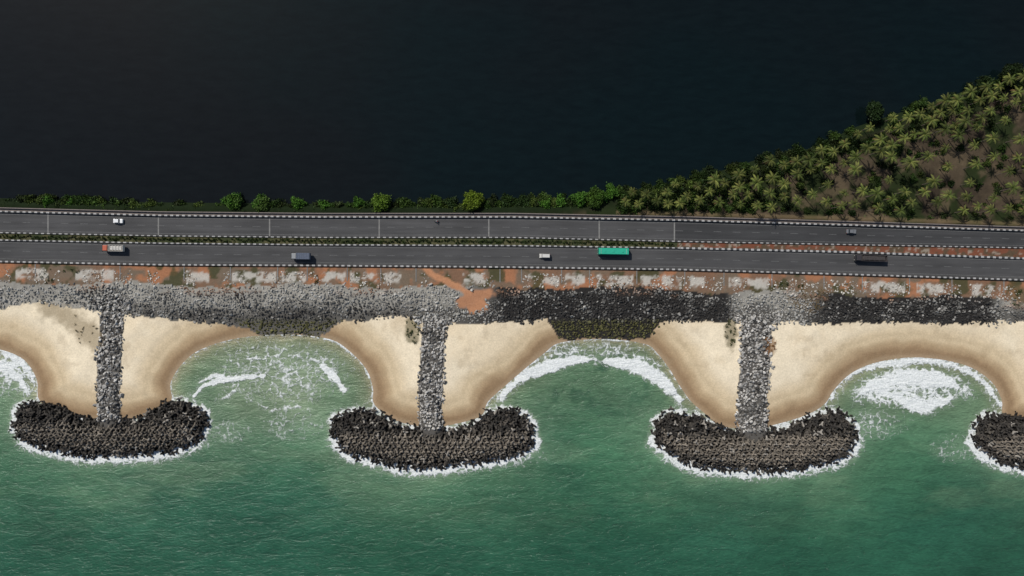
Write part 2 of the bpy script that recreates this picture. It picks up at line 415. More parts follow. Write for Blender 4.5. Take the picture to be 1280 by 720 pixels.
# lagoon
m,nt,b=newmat('lagoon_mat')
l1=noise(nt,0.005,3,0.5,0.5);l2=noise(nt,0.25,5,0.6,0.3,sc3=(0.5,1.6,1,0.2))
c1=mixc(nt,ramp01(nt,l1,0.38,0.62),(0.0028,0.0072,0.0076),(0.0048,0.0062,0.0064))
nt.links.new(mul(nt,c1,ramp01(nt,l2,0.3,0.7,0.8,1.2,False)),b.inputs['Base Color'])
b.inputs['Roughness'].default_value=0.06;b.inputs['IOR'].default_value=1.33
bump(nt,b,noise(nt,0.8,5,0.6,0.2,sc3=(0.6,1.4,1,0.25)),0.10,0.06)
mkmesh('lagoon',[(-4500,15,0),(4500,15,0),(4500,4500,0),(-4500,4500,0)],[[0,1,2,3]],[m])

# ---------------------------------------------------------------- roads
RZ=3.0
def strip(name,fa,fb,z,mat,x0=-1500,x1=2800,thick=None):
    x=np.arange(x0,x1+1,4.0)
    def w(f,zz):
        k=(1-RZ/H)*S;return np.stack([(x-640)*k,(360-f(x))*k,np.full(len(x),zz)],1)
    n=len(x);top=np.concatenate([w(fa,z),w(fb,z)])
    i=np.arange(n-1);Fc=np.stack([n+i,n+i+1,i+1,i],1)
    V=top
    if thick:
        V=np.concatenate([top,w(fa,z-thick),w(fb,z-thick)])
        Fc=np.concatenate([Fc,np.stack([i,i+1,2*n+i+1,2*n+i],1),np.stack([3*n+i,3*n+i+1,n+i+1,n+i],1),
           [[n,0,2*n,3*n],[n-1,2*n-1,4*n-1,3*n-1]]])
    return mkmesh(name,V,Fc,[mat])
def asphalt(name,c):
    m,nt,b=newmat(name)
    n_a=noise(nt,0.35,6,0.65,0,sc3=(0.10,1.8,1));n_b=noise(nt,4,4,0.7);n_c=noise(nt,0.06,3)
    f=math_(nt,'MULTIPLY',ramp01(nt,n_a,0.3,0.7,0.78,1.24,False),ramp01(nt,n_b,0.3,0.7,0.86,1.14,False))
    f=math_(nt,'MULTIPLY',f,ramp01(nt,n_c,0.3,0.7,0.86,1.14,False))
    nt.links.new(mul(nt,c,f),b.inputs['Base Color']);b.inputs['Roughness'].default_value=0.85;b.inputs['Specular IOR Level'].default_value=0.25
    bump(nt,b,n_b,0.2,0.02);return m
m_as1=asphalt('asphalt_bridge',(0.066,0.065,0.064));m_as2=asphalt('asphalt_road',(0.064,0.063,0.062));m_as3=asphalt('asphalt_new',(0.046,0.046,0.046))
m_con=flat('concrete',(0.20,0.195,0.18),0.9,0.75,1.2,1.2);m_conp=flat('footway_concrete',(0.20,0.17,0.15),0.9,0.75,1.2,1.5)
m_white=flat('white_paint',(0.40,0.39,0.37),0.7,0.65,1.2,1.5);m_blk=flat('black_paint',(0.055,0.054,0.052),0.7)
m_wp=flat('worn_road_paint',(0.14,0.14,0.135),0.8,0.5,1.35,2.0)
strip('bridge_road',A1,B1,RZ,m_as1,x1=844,thick=0.4);strip('highway_road',A1,B1,RZ+0.002,m_as3,x0=844,thick=0.4);strip('highway_road',A2,B2,RZ,m_as2,thick=0.4)
strip('footway',lambda x:T(x)+0.2,lambda x:A1(x)-1.0,RZ+0.15,m_conp,thick=0.5)
def kerb(name,f,wpx,z,h,x0,x1,seg=1.15):
    xsg=np.arange(x0,x1,seg/S);V=[];Fc=[];mi=[]
    k=(1-z/H)*S
    for i,x in enumerate(xsg):
        a,b_=x,x+seg/S
        if i%2: tw=wpx*0.44;hh=h-0.004
        else: tw=wpx*0.5;hh=h
        bs=len(V)
        for zz in (z-0.15,z+hh):
            for (xx,dy) in ((a,-tw),(b_,-tw),(b_,tw),(a,tw)):
                V.append(((xx-640)*k,(360-f(xx)-dy)*k,zz))
        q=[[4,5,6,7],[0,1,5,4],[1,2,6,5],[2,3,7,6],[3,0,4,7]]
        q=[[bs+j for j in r[::-1]] for r in q];Fc+=q;mi+=[i%2]*5
    return mkmesh(name,V,Fc,[m_white,m_blk],midx=mi)
kerb('striped_parapet',lambda x:A1(x)-0.6,1.7,RZ,0.8,-500,1800)
kerb('striped_kerb',lambda x:B1(x)+0.8,1.2,RZ,0.35,-500,1800)
kerb('striped_kerb',lambda x:A2(x)-1.0,1.5,RZ,0.5,-500,850)
kerb('striped_kerb',lambda x:A2(x)-1.0,2.4,RZ,0.5,850,1800)
kerb('striped_parapet',lambda x:B2(x)+0.9,1.8,RZ,0.7,-500,1800)
strip('parapet_wall',lambda x:T(x)-0.5,lambda x:T(x)+0.5,RZ+1.0,m_conp,thick=1.6)
def dashes(name,f,wm,x0,x1,L,G,mat):
    V=[];Fc=[];k=(1-RZ/H)*S;x=x0
    while x<x1:
        b_=x+L/S;w=wm/2/S;bs=len(V)
        for (xx,dy) in ((x,w),(b_,w),(b_,-w),(x,-w)): V.append(((xx-640)*k,(360-f(xx)-dy)*k,RZ+0.008))
        Fc.append([bs,bs+1,bs+2,bs+3]);x+=(L+G)/S
    return mkmesh(name,V,Fc,[mat])
c1=lambda x:(A1(x)+B1(x))/2;c2=lambda x:(A2(x)+B2(x))/2
dashes('lane_marking',c1,0.15,-500,1800,3,4.5,m_wp);dashes('lane_marking',c2,0.15,-500,1800,3,4.5,m_wp)
for f in (lambda x:A1(x)+2.6,lambda x:B1(x)-2.2,lambda x:A2(x)+2.2,lambda x:B2(x)-2.6):
    dashes('edge_line',f,0.15,-500,1800,4,0.02,m_wp)
k=(1-RZ/H)*S
for x in (-78,60,198,337,474,611,749,843):
    V=[((xx-640)*k,(360-yy)*k,RZ+0.012) for xx,yy in ((x-0.8,B1(x)-0.2),(x+0.8,B1(x)-0.2),(x+0.8,A1(x)+0.4),(x-0.8,A1(x)+0.4))]
    mkmesh('expansion_joint',V,[[0,1,2,3]],[m_con])

# ---------------------------------------------------------------- rocks
rocks=[hull_rock(i) for i in range(14)];slabs=[hull_rock(50+i,0.35) for i in range(6)]
m_rock=attrmat('rock_mat',0.9,1.3,0.78,1.2,0.4,0.08,0.25)
m_tet=attrmat('tetrapod_mat',0.85,1.0,0.65,1.25,0.3,0.05,0.3)
def jgrid(x0,x1,y0,y1,st,j=0.45):
    a=np.arange(x0,x1,st);b_=np.arange(y0,y1,st);A,B=np.meshgrid(a,b_);A=A.ravel()+rng.uniform(-j,j,A.size)*st;B=B.ravel()+rng.uniform(-j,j,B.size)*st;return A,B
x,y=jgrid(-300,300,-32,3,0.86);px=x/S+640;py=360-y/S
jit=(fbm(x,y,4,3,301)-0.5)*16+(fbm(x,y,16,2,302)-0.5)*14
m=(py>WT(px)+jit*0.9)&(py<WB(px)+jit*0.6);x,y,px,py=x[m],y[m],px[m],py[m]
pathd=segdist(x,y,path);padd=segdist(x,y,W([(580,376),(612,366)]))+(fbm(x,y,2,2,9)-0.5)*3;m=(pathd>1.6)&~((padd<2.6)&(py<386))
edge=np.minimum(WB(px)-py,py-WT(px));m&=rng.random(len(x))<0.45+0.55*sm(0,8,edge)
x,y,px,py=x[m],y[m],px[m],py[m]
z=height(x,y)+rng.uniform(-0.2,0.2,len(x));n=len(x)
L=lin(184,181,173);G=lin(126,124,117);Dk=lin(66,64,61);Dk2=lin(40,39,38);Ol=lin(92,90,54)
na=fbm(x,y,10,4,303);nb_=fbm(x,y,3,3,305);nc=fbm(x,y,1.4,2,306);nd=fbm(x*0.6,y,9,4,307)
lm=np.clip((1-sm(540,630,px))+sm(900,935,px)*(1-sm(990,1035,px))+sm(1225,1260,px)+0.55*sm(552,575,px)*(1-sm(610,640,px)),0,1)
lm=lm*(1-0.85*sm(372,386,py+(na-0.5)*46)*sm(180,220,px)*(1-sm(515,535,px)))
lm=lm*(1-0.7*sm(0.52,0.62,nd))+0.55*sm(0.56,0.66,na)*(1-lm)*sm(6,0,edge[m] if False else (py-378)*0.3)
lm=np.clip(lm+(nb_-0.5)*1.2+ (1-sm(3,12,py-WT(px)))*0.45*(nb_>0.42),0,1)
c=mix(mix(np.broadcast_to(Dk2,(n,3)),Dk,rng.random(n)),mix(np.broadcast_to(G,(n,3)),L,rng.random(n)*0.6+sm(.45,.65,nc)*.4),lm)
sp=rng.random(n)<0.08;c=np.where(sp[:,None],mix(c,L,np.full(n,0.5)),c)
c=mix(c,lin(158,118,88),0.6*(1-sm(2,14,py-WT(px)))*sm(0.52,0.62,nd))
ol=sm(396,405,py)*(0.6+0.7*nb_)*(((px>296)&(px<428))|((px>684)&(px<826)));c=mix(c,Ol*rng.uniform(0.4,1.3,(n,1)),np.clip(ol,0,1))
sc=rng.uniform(0.30,0.66,n)+0.25*(rng.random(n)<0.08)
V,Fc,Cc=scatter(rocks,np.stack([x,y,z],1),sc,c);mkmesh('rock_seawall',V,Fc,[m_rock],Cc)
for i,(pl,hw) in enumerate(stems):
    xs_=[p[0] for p in pl];ys_=[p[1] for p in pl]
    x,y=jgrid(min(xs_)-9,max(xs_)+9,min(ys_),max(ys_)+1,0.9)
    d=segdist(x,y,pl)+(fbm(x,y,3,2,400+i)-0.5)*3.2;flare=sm(max(ys_)-7,max(ys_),y)*3
    m=d<hw+0.2+flare;x,y,d=x[m],y[m],d[m];n=len(x)
    z=height(x,y)+rng.uniform(-0.3,0.35,n)
    pn=sm(0.38,0.62,fbm(x,y,3,3,450+i))
    c=mix(np.broadcast_to(lin(92,90,86),(n,3)),lin(194,190,182),np.clip(rng.random(n)*0.7+pn*0.4,0,1));c=np.where((rng.random(n)<0.20)[:,None],lin(66,64,61),c)
    sc=rng.uniform(0.35,0.75,n)+0.35*(rng.random(n)<0.12)
    V,Fc,Cc=scatter(rocks,np.stack([x,y,z],1),sc,c);mkmesh('groyne_stem_rocks',V,Fc,[m_rock],Cc)
tet=[tetrapod()]
for i,hd in enumerate(heads):
    hx=[p[0] for p in hd];hy=[p[1] for p in hd];gcy=P(0,groynes[i][1])[1]
    res=[]
    for layer in range(2):
        st=2.05;ax=np.arange(min(hx)-1,max(hx)+1,st);ay=np.arange(min(hy)-1,max(hy)+1,st*0.92)
        A,B=np.meshgrid(ax,ay);A=A+(np.arange(len(ay))%2)[:,None]*st/2+layer*st*0.5;B=B+layer*st*0.46
        A=A.ravel();B=B.ravel();s_=sdist(A,B,hd)
        order=sm(2.2,4,s_)*(1-sm(gcy+1,gcy+3.5,B))
        jt=0.6-0.45*order
        A=A+rng.normal(0,1,A.size)*jt;B=B+rng.normal(0,1,A.size)*jt;s_=sdist(A,B,hd)
        m=s_>-0.2+rng.uniform(-1.0,0.7,A.size);A,B,s_,order=A[m],B[m],s_[m],order[m]
        z=np.clip(0.1+0.5*s_,-0.2,3.0)+layer*0.3*(1-order)-0.2
        pn=fbm(A,B,7,3,470+i)
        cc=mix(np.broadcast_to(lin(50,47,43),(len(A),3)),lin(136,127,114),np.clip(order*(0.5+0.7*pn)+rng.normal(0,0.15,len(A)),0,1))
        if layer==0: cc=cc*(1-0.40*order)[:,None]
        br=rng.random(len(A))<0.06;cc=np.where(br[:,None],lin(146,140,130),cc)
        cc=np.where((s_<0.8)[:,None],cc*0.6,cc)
        res.append((np.stack([A,B,z],1),cc,rng.uniform(1.05,1.25,len(A)),order))
    pos=np.concatenate([r[0] for r in res]);cc=np.concatenate([r[1] for r in res]);sc=np.concatenate([r[2] for r in res]);od=np.concatenate([r[3] for r in res])
    mo=od>0.5
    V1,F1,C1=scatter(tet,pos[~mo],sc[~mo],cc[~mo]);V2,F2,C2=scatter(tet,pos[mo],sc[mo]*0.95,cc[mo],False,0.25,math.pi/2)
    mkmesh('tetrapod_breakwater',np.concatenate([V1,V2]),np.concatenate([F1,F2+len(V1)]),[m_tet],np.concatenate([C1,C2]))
x,y=jgrid(-300,300,-8,10,0.9);px=x/(S*.99)+640;py=360-y/(S*.99)
o=py-B2(px);blk=fbm(px,py*0,9,1,501);m=(o>9)&(o<26)&(blk>0.42)&(rng.random(len(x))<0.6)&(segdist(x,y,path)>2);x,y=x[m],y[m];n=len(x)
c=mix(np.broadcast_to(lin(130,120,108),(n,3)),lin(198,194,184),rng.random(n))
V,Fc,Cc=scatter(slabs,np.stack([x,y,np.full(n,2.95)],1),rng.uniform(0.18,0.55,n),c,False,0.3);mkmesh('rubble',V,Fc,[m_rock],Cc)
for px_ in (44,150,230,288,347,384,434,476,520,625,652,702,737,796,856,905,965,1030,1078,1137,1190,1255):
    a=B2(px_)+3;w=0.6
    V=[]
    for zz in (2.7,3.0):
        for xx,yy in ((px_-w,a+17),(px_+w,a+17),(px_+w,a),(px_-w,a)): V.append(((xx-640)*k,(360-yy)*k,zz))
    mkmesh('drain_chute',V,[[4,5,6,7],[0,1,5,4],[1,2,6,5],[2,3,7,6],[3,0,4,7]],[m_con])

# ---------------------------------------------------------------- vegetation
def leafmat(name):
    m,nt,b=newmat(name);a=attr(nt,'Col');oi=N(nt,'ShaderNodeObjectInfo')
    f=ramp01(nt,oi.outputs['Random'],0,1,0.65,1.3,False)
    f=math_(nt,'MULTIPLY',f,ramp01(nt,noise(nt,0.8,3),0.3,0.7,0.8,1.2,False))
    nt.links.new(mul(nt,a.outputs['Color'],f),b.inputs['Base Color']);b.inputs['Roughness'].default_value=0.6;b.inputs['Specular IOR Level'].default_value=0.15
    return m
m_leaf=leafmat('leaf_mat');m_bark=flat('bark_mat',(0.14,0.11,0.085),0.9)
def tuft(seed):
    r=random.Random(seed);V=[];Fc=[]
    for i in range(6):
        p=Vector((r.gauss(0,.35),r.gauss(0,.35),r.gauss(0,.25)));d=Vector((r.gauss(0,1),r.gauss(0,1),r.gauss(0.3,.6))).normalized()
        s=d.cross(Vector((r.gauss(0,1),r.gauss(0,1),r.gauss(0,1)))).normalized()*r.uniform(0.16,0.28);L=r.uniform(0.5,0.9)
        b=len(V);V+=[p[:],(p+d*L*.5+s)[:],(p+d*L)[:],(p+d*L*.5-s)[:]];Fc+=[[b,b+1,b+2],[b,b+2,b+3]]
    return np.array(V),np.array(Fc)
tufts=[tuft(i) for i in range(8)]
def blobpts(cxw,cyw,zb,r,hgt,n,c):
    th=rng.uniform(0,2*math.pi,n);u=rng.random(n)**0.5;ph=rng.uniform(0,2*math.pi)
    rr=r*u*(0.8+0.25*np.sin(3*th+ph)+0.15*np.sin(5*th+ph*2))
    zz=zb+hgt*np.sqrt(np.clip(1-u**2,0,1))*rng.uniform(0.55,1.08,n)
    pos=np.stack([cxw+rr*np.cos(th),cyw+rr*np.sin(th),zz],1)
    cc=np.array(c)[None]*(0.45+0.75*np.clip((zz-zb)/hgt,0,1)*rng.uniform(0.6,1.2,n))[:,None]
    return pos,cc
greens=[lin(52,74,28),lin(64,86,34),lin(42,60,26),lin(76,92,38),lin(54,66,32)]
def bushes(name,cl,ts=0.9):
    ps=[];cs=[]
    for (x,y,zb,r,hg,n,c) in cl:
        p,cc=blobpts(x,y,zb,r,hg,n,c);ps.append(p);cs.append(cc)
    ps=np.concatenate(ps);cs=np.concatenate(cs)
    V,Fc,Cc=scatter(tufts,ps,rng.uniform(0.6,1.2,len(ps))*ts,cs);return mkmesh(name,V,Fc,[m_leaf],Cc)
cl=[]
px=-450
while px<790:
    sh=np.interp(px,[p[0] for p in lag_shore],[p[1] for p in lag_shore])
    dens=0.4+0.6*(fbm(np.array([px]),np.array([0.]),60,2,601)[0]>0.42)
    if random.random()<0.62+0.38*dens:
        r=random.uniform(1.2,2.6)*(0.7+0.5*dens);py=sh+random.uniform(-3,6)+ (3 if r<1.8 else 0)
        w=P(px,py,1.5);cl.append((w[0],w[1],0.3,r,random.uniform(1.2,2.8),int(34*r*r),random.choice(greens)*random.uniform(0.5,1.0)))
    px+=random.uniform(3.0,6.5)
for (px,py,r) in [(60,252,2.5),(88,254,2.0),(290,252,3.6),(325,254,3.3),(372,255,3.0),(405,257,2.4),(448,254,2.6),(700,252,2.6),(725,249,3.6),(748,246,3.8),(765,240,3.2),(682,255,2.6)]:
    w=P(px,py,2);cl.append((w[0],w[1],0.5,r,r*1.1,int(42*r*r),lin(66,100,34)*random.uniform(.9,1.2)))
bushes('bank_bushes',cl)
shx=[p[0] for p in lag_shore];shy=[p[1] for p in lag_shore]
SH=lambda x:np.interp(x,shx,shy)
cl=[]
for i in range(4200):
    px=random.uniform(775,1620);top=SH(px);bot=T(px)-5
    if bot-top<8: continue
    py=random.uniform(top-2,bot);e=py-top;e2=bot-py
    pr=0.95 if e<30 else (0.6 if e2<16 else 0.10)
    if px<960: pr=max(pr,0.7)
    if fbm(np.array([px]),np.array([py]),45,2,611)[0]>0.52: pr=max(pr,0.4)
    if random.random()>pr*0.32: continue
    r=random.uniform(0.9,2.4)*(1.15 if e<26 else 0.8);w=P(px,py,2)
    c=random.choice(greens)*random.uniform(0.35,0.95)
    cl.append((w[0],w[1],1.2 if e>8 else 0.2,r,r*random.uniform(0.7,1.2),int(30*r*r),c))
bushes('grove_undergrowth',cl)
cl=[]
for (x,y,rx,ry,n) in [(106,408,18,22,16),(1012,374,26,14,40),(516,412,10,17,22),(914,416,8,18,18),(963,430,7,9,9),(1275,372,14,12,16),(60,350,12,5,6),(395,349,5,5,5),(75,340,30,4,6),(985,358,20,4,8)]:
    for i in range(n):
        a=random.uniform(0,6.28);u=random.random()**.5;px=x+rx*u*math.cos(a);py=y+ry*u*math.sin(a);w=P(px,py,2)
        r=random.uniform(0.15,0.5) if x in (106,1012) else random.uniform(0.35,0.8);zb=float(height(np.array([w[0]]),np.array([w[1]]))[0])
        c=(lin(110,100,74) if x in(106,1012) else lin(62,72,34)) if x!=963 else lin(130,84,36)
        cl.append((w[0],w[1],zb,r,r*0.6,int(22*r*r)+3,c*random.uniform(0.7,1.2)))
bushes('dune_scrub',cl,0.40)
cl=[]
px=-400
while px<845:
    py=(B1(px)+A2(px))/2+random.uniform(-2,2);w=P(px,py,3);cl.append((w[0],w[1],2.9,random.uniform(0.3,0.8),0.4,14,random.choice(greens)*random.uniform(.4,.9)));px+=random.uniform(1.2,3.5)
bushes('median_grass',cl,0.40)

def trunkmesh(pts,radii,n=7):
    V=[];Fc=[]
    for j,(p,r) in enumerate(zip(pts,radii)):
        for k_ in range(n):
            a=2*math.pi*k_/n;V.append((p[0]+r*math.cos(a),p[1]+r*math.sin(a),p[2]))
        if j:
            for k_ in range(n):
                a0=(j-1)*n+k_;a1=(j-1)*n+(k_+1)%n;Fc+=[[a0,a1,a1+n],[a0,a1+n,a0+n]]
    return np.array(V),np.array(Fc)
def broadleaf(px,py,r,hgt,c):
    w=P(px,py,hgt);zb=float(height(np.array([w[0]]),np.array([w[1]]))[0]);hh=hgt-zb
    Vs=[];Fs=[];Cs=[];mi=[];off=0
    def add(V,Fc,C,m_):
        nonlocal off
        Vs.append(V);Fs.append(Fc+off);Cs.append(C);mi.extend([m_]*len(Fc));off+=len(V)
    V,Fc=trunkmesh([(0,0,-0.3),(0.1,0,hh*.25),(0.05,.1,hh*.5),(0,0,hh*.8)],[0.28,0.2,0.15,0.07]);add(V,Fc,np.full((len(V),3),.1),0)
    nb=9
    for i in range(nb):
        a=i*2.4;u=r*random.uniform(0.35,0.72) if i else 0;ex,ey,ez=u*math.cos(a),u*math.sin(a),hh*random.uniform(.6,.85)
        V,Fc=trunkmesh([(0.05,0,hh*.35),(ex*.5,ey*.5,hh*.5),(ex,ey,ez)],[0.12,0.08,0.03],5);add(V,Fc,np.full((len(V),3),.1),0)
        p,cc=blobpts(ex,ey,ez-r*0.25,r*0.45,r*0.5,int(60*r),c*random.uniform(0.75,1.2));V,Fc,C_=scatter(tufts,p,rng.uniform(.5,1.0,len(p)),cc);add(V,Fc,C_,1)
    o=mkmesh('broadleaf_tree',np.concatenate(Vs),np.concatenate(Fs),[m_bark,m_leaf],np.concatenate(Cs),midx=mi)
    o.location=(w[0],w[1],zb)
broadleaf(592,250,3.9,6,lin(108,128,38));broadleaf(475,253,3.6,5.5,lin(92,118,40));broadleaf(291,253,3.0,4.5,lin(66,92,34))
broadleaf(745,247,3.4,5,lin(66,92,32));broadleaf(326,255,3.0,4.0,lin(70,92,40));broadleaf(1097,136,3.6,6.5,lin(36,52,24));broadleaf(1270,90,4.5,7,lin(38,54,24));broadleaf(1235,106,3.6,6,lin(40,56,26))

def palmmesh(seed):
    r=random.Random(seed);V=[];Fc=[];C=[];mi=[]
    ht=r.uniform(7.5,10.5);lean=(r.uniform(-.8,.8),r.uniform(-.8,.8))
    pts=[(lean[0]*(t**1.6),lean[1]*(t**1.6),ht*t-0.4*(1-t)) for t in (0,.2,.4,.6,.8,1)]
    tv,tf=trunkmesh(pts,[0.24,.18,.16,.15,.14,.13]);V=[tuple(v) for v in tv];Fc=[list(f) for f in tf];C=[(.1,.1,.1)]*len(V);mi=[0]*len(Fc)
    top=Vector((lean[0],lean[1],ht));nf=r.randint(15,19)
    for i in range(nf):
        a=i*2.39996+r.uniform(-.2,.2);el=math.radians(66-82*(i/nf)+r.uniform(-8,8));L=r.uniform(3.0,4.1)
        gc=lin(80,92,40) if r.random()<0.6 else lin(106,110,54)
        if i>nf-3: gc=lin(104,86,54)
        gc=gc*r.uniform(.6,1.2)
        prev=top.copy();d0=Vector((math.cos(a),math.sin(a),0));ns=9;sl=L/ns;ang=el
        for j in range(ns):
            d=(d0*math.cos(ang)+Vector((0,0,math.sin(ang))));q=prev+d*sl;side=Vector((-math.sin(a),math.cos(a),0))
            b=len(V);w=0.05;V+=[(prev-side*w)[:],(prev+side*w)[:],(q+side*w*.7)[:],(q-side*w*.7)[:]];Fc+=[[b,b+1,b+2],[b,b+2,b+3]];C+=[tuple(gc*1.1)]*4;mi+=[1]*2
            t=(j+.5)/ns;ll=0.80*math.sin(math.pi*min(1,0.18+0.8*t))**.6*r.uniform(.85,1.1)
            for s in (-1,1):
                for e in (0.0,0.5):
                    base=prev+d*sl*(e+.1);wd=d*0.08
                    tip=base+side*s*ll*0.8+d*ll*0.5+Vector((0,0,-0.4*ll))
                    b=len(V);V+=[(base-wd)[:],(base+wd)[:],tip[:]];Fc.append([b,b+1,b+2]);C+=[tuple(gc*r.uniform(.7,1.15))]*3;mi.append(1)
            prev=q;ang-=math.radians(11)
    me=mkmesh('palm_tree',V,Fc,[m_bark,m_leaf],np.array(C),midx=mi,obj=False);return me,ht,lean
palms=[palmmesh(i) for i in range(7)]
pp=[]
tries=0
while tries<26000 and len(pp)<540:
    tries+=1
    px=random.uniform(782,1640);top=SH(px);bot=T(px)-16
    if bot-top<6: continue
    py=random.uniform(top+3,bot);e=py-top;e2=bot-py
    f=fbm(np.array([px]),np.array([py]),60,2,711)[0]
    md=14 if e<40 else (17 if e2<24 else (20 if f>0.5 else 29))
    if px<930: md=14
    if all((px-a)**2+(py-b_)**2>md*md for a,b_ in pp): pp.append((px,py))
for (px,py) in pp:
    me,ht,lean=random.choice(palms);s=random.uniform(0.62,1.0)
    if T(px)-py<30: s=min(s,0.75)
    zt=1.5+ht*s;w=P(px,py,zt);zb=float(height(np.array([w[0]]),np.array([w[1]]))[0])
    o=bpy.data.objects.new('palm_tree',me);col.objects.link(o);o.location=(w[0],w[1],max(zb,0.2));o.rotation_euler=(0,0,random.uniform(0,6.28));o.scale=(s,s,s)

# ---------------------------------------------------------------- vehicles
m_tyre=flat('tyre',(0.02,0.02,0.02),0.9);m_glass=flat('vehicle_glass',(0.02,0.025,0.03),0.1,spec=0.6);m_dark=flat('chassis',(0.03,0.03,0.03),0.8);m_lamp=flat('lamp_lens',(0.7,0.7,0.6),0.2);m_red=flat('tail_lamp',(0.4,0.02,0.02),0.3)
def tbox(name,par,size,loc,mat,bev=0.05,ts=(1,1),tsh=0):
    bm=bmesh.new();sx,sy,sz=[v/2 for v in size];vs=[]
    for zz in (-1,1):
        for xx,yy in ((-1,-1),(1,-1),(1,1),(-1,1)):
            k1,k2=(ts if zz>0 else (1,1));vs.append(bm.verts.new((xx*sx*k1+(tsh if zz>0 else 0),yy*sy*k2,zz*sz)))
    for f in ((3,2,1,0),(4,5,6,7),(0,1,5,4),(1,2,6,5),(2,3,7,6),(3,0,4,7)): bm.faces.new([vs[i] for i in f])
    if bev: bmesh.ops.bevel(bm,geom=bm.edges[:],offset=bev,segments=2,affect='EDGES',profile=0.6)
    me=bpy.data.meshes.new(name);bm.to_mesh(me);bm.free();me.materials.append(mat)
    o=bpy.data.objects.new(name,me);col.objects.link(o);o.location=loc;o.parent=par;return o
def wheel(par,x,y,r=0.48,w=0.28):
    bm=bmesh.new();bmesh.ops.create_cone(bm,cap_ends=True,segments=18,radius1=r,radius2=r,depth=w)
    bmesh.ops.bevel(bm,geom=[e for e in bm.edges if abs(e.verts[0].co.z-e.verts[1].co.z)<1e-5],offset=0.04,segments=1,affect='EDGES')
    me=bpy.data.meshes.new('wheel');bm.to_mesh(me);bm.free();me.materials.append(m_tyre);o=bpy.data.objects.new('wheel',me);col.objects.link(o);o.parent=par;o.location=(x,y,r);o.rotation_euler=(math.pi/2,0,0)
def emp(name,px,py,rot=0):
    e=bpy.data.objects.new(name,None);col.objects.link(e);w=P(px,py,RZ);e.location=(w[0],w[1],RZ+0.01)
    sl=-(float(A2(px+20)-A2(px-20))/40);e.rotation_euler=(0,0,rot+math.atan(sl));return e
def bus(px,py,c):
    e=emp('bus',px,py,math.pi);mt=flat('bus_paint',c,0.4,0.95,1.05);mr=flat('bus_roof',tuple(v*1.1 for v in c),0.5,0.9,1.06,1.5)
    L=11.8;W_=2.6
    tbox('body',e,(L,W_,1.3),(0,0,1.05),mt,0.12);tbox('upper_body',e,(L-.1,W_-.06,1.2),(0,0,2.25),mt,0.12,(0.985,0.94));tbox('roof',e,(L-.5,W_-.35,.16),(0,0,2.92),mr,0.07)
    for s in (-1,1):
        for i in range(8): tbox('side_window',e,(1.15,.05,.75),(-4.6+i*1.28,s*1.262,2.2),m_glass,0.01)
    tbox('windscreen',e,(.06,2.2,1.0),(L/2-.03,0,2.15),m_glass,0.01);tbox('rear_window',e,(.06,1.9,.7),(-L/2+.03,0,2.25),m_glass,0.01)
    for x in (-3.4,0.2,3.4): tbox('roof_hatch',e,(.8,.8,.12),(x,0,3.05),mr,0.03)
    for x in (-4.8,4.9): tbox('roof_rib',e,(.08,2.1,.06),(x,0,3.02),m_white,0)
    for s in (-1,1):
        for x in (3.9,-2.9): wheel(e,x,s*1.15,.5)
        tbox('mirror',e,(.15,.3,.35),(L/2+.1,s*1.4,2.2),m_dark,.03);tbox('headlamp',e,(.06,.35,.2),(L/2,s*.9,.8),m_lamp,.01);tbox('tail_lamp',e,(.06,.2,.4),(-L/2,s*1.0,1.0),m_red,.01)
def truck(px,py,L,cabc,boxc,open_=False,load=None,rot=math.pi):
    e=emp('cargo_truck',px,py,rot);mc_=flat('cab_paint',cabc,0.4,.9,1.08);mb=flat('cargo_paint',boxc,0.6,.8,1.15,1.2)
    W_=2.4;cl_=1.9
    tbox('chassis',e,(L-.3,.9,.25),(0,0,.75),m_dark,.03)
    tbox('cab_lower',e,(cl_,W_-.1,1.1),(L/2-cl_/2,0,1.15),mc_,.1);tbox('cab_upper',e,(cl_,W_-.14,1.0),(L/2-cl_/2,0,2.2),mc_,.1,(.86,.9),-.12)
    tbox('windscreen',e,(.06,W_-.6,.7),(L/2-.08,0,2.1),m_glass,.01)
    for s in (-1,1): tbox('cab_window',e,(.9,.05,.55),(L/2-cl_/2,s*(W_/2-.10),2.1),m_glass,.01);tbox('mirror',e,(.1,.25,.4),(L/2+.05,s*1.3,2.1),m_dark,.02);tbox('headlamp',e,(.06,.3,.2),(L/2,s*.8,.85),m_lamp,.01)
    bl=L-cl_-.25;bx=-L/2+bl/2
    if open_:
        tbox('cargo_bed',e,(bl,W_,.2),(bx,0,1.0),mb,.02)
        for s in (-1,1): tbox('side_panel',e,(bl,.1,1.3),(bx,s*(W_/2-.05),1.75),mb,.02)
        for s in (-1,1): tbox('end_panel',e,(.1,W_-.22,1.3),(bx+s*(bl/2-.05),0,1.75),mb,.02)
        ml=flat('load',load,.9,.6,1.3,2);tbox('load',e,(bl-.3,W_-.3,1.0),(bx,0,1.7),ml,.25,(.85,.75))
        for i in range(5): tbox('panel_rib',e,(.08,W_-.24,.08),(bx-bl/2+bl*(i+.5)/5,0,2.36),mb,0)
    else:
        tbox('cargo_box',e,(bl,W_,2.1),(bx,0,2.05),mb,.04)
        for i in range(6): tbox('roof_rib',e,(.07,W_-.1,.05),(bx-bl/2+bl*(i+.5)/6,0,3.12),mb,0)
    for s in (-1,1):
        for x in (L/2-1.1,-L/2+1.2,-L/2+2.4) if L>8.5 else (L/2-1.0,-L/2+1.4): wheel(e,x,s*1.0,.48)
        tbox('tail_lamp',e,(.05,.25,.15),(-L/2+.02,s*.9,.9),m_red,.01)
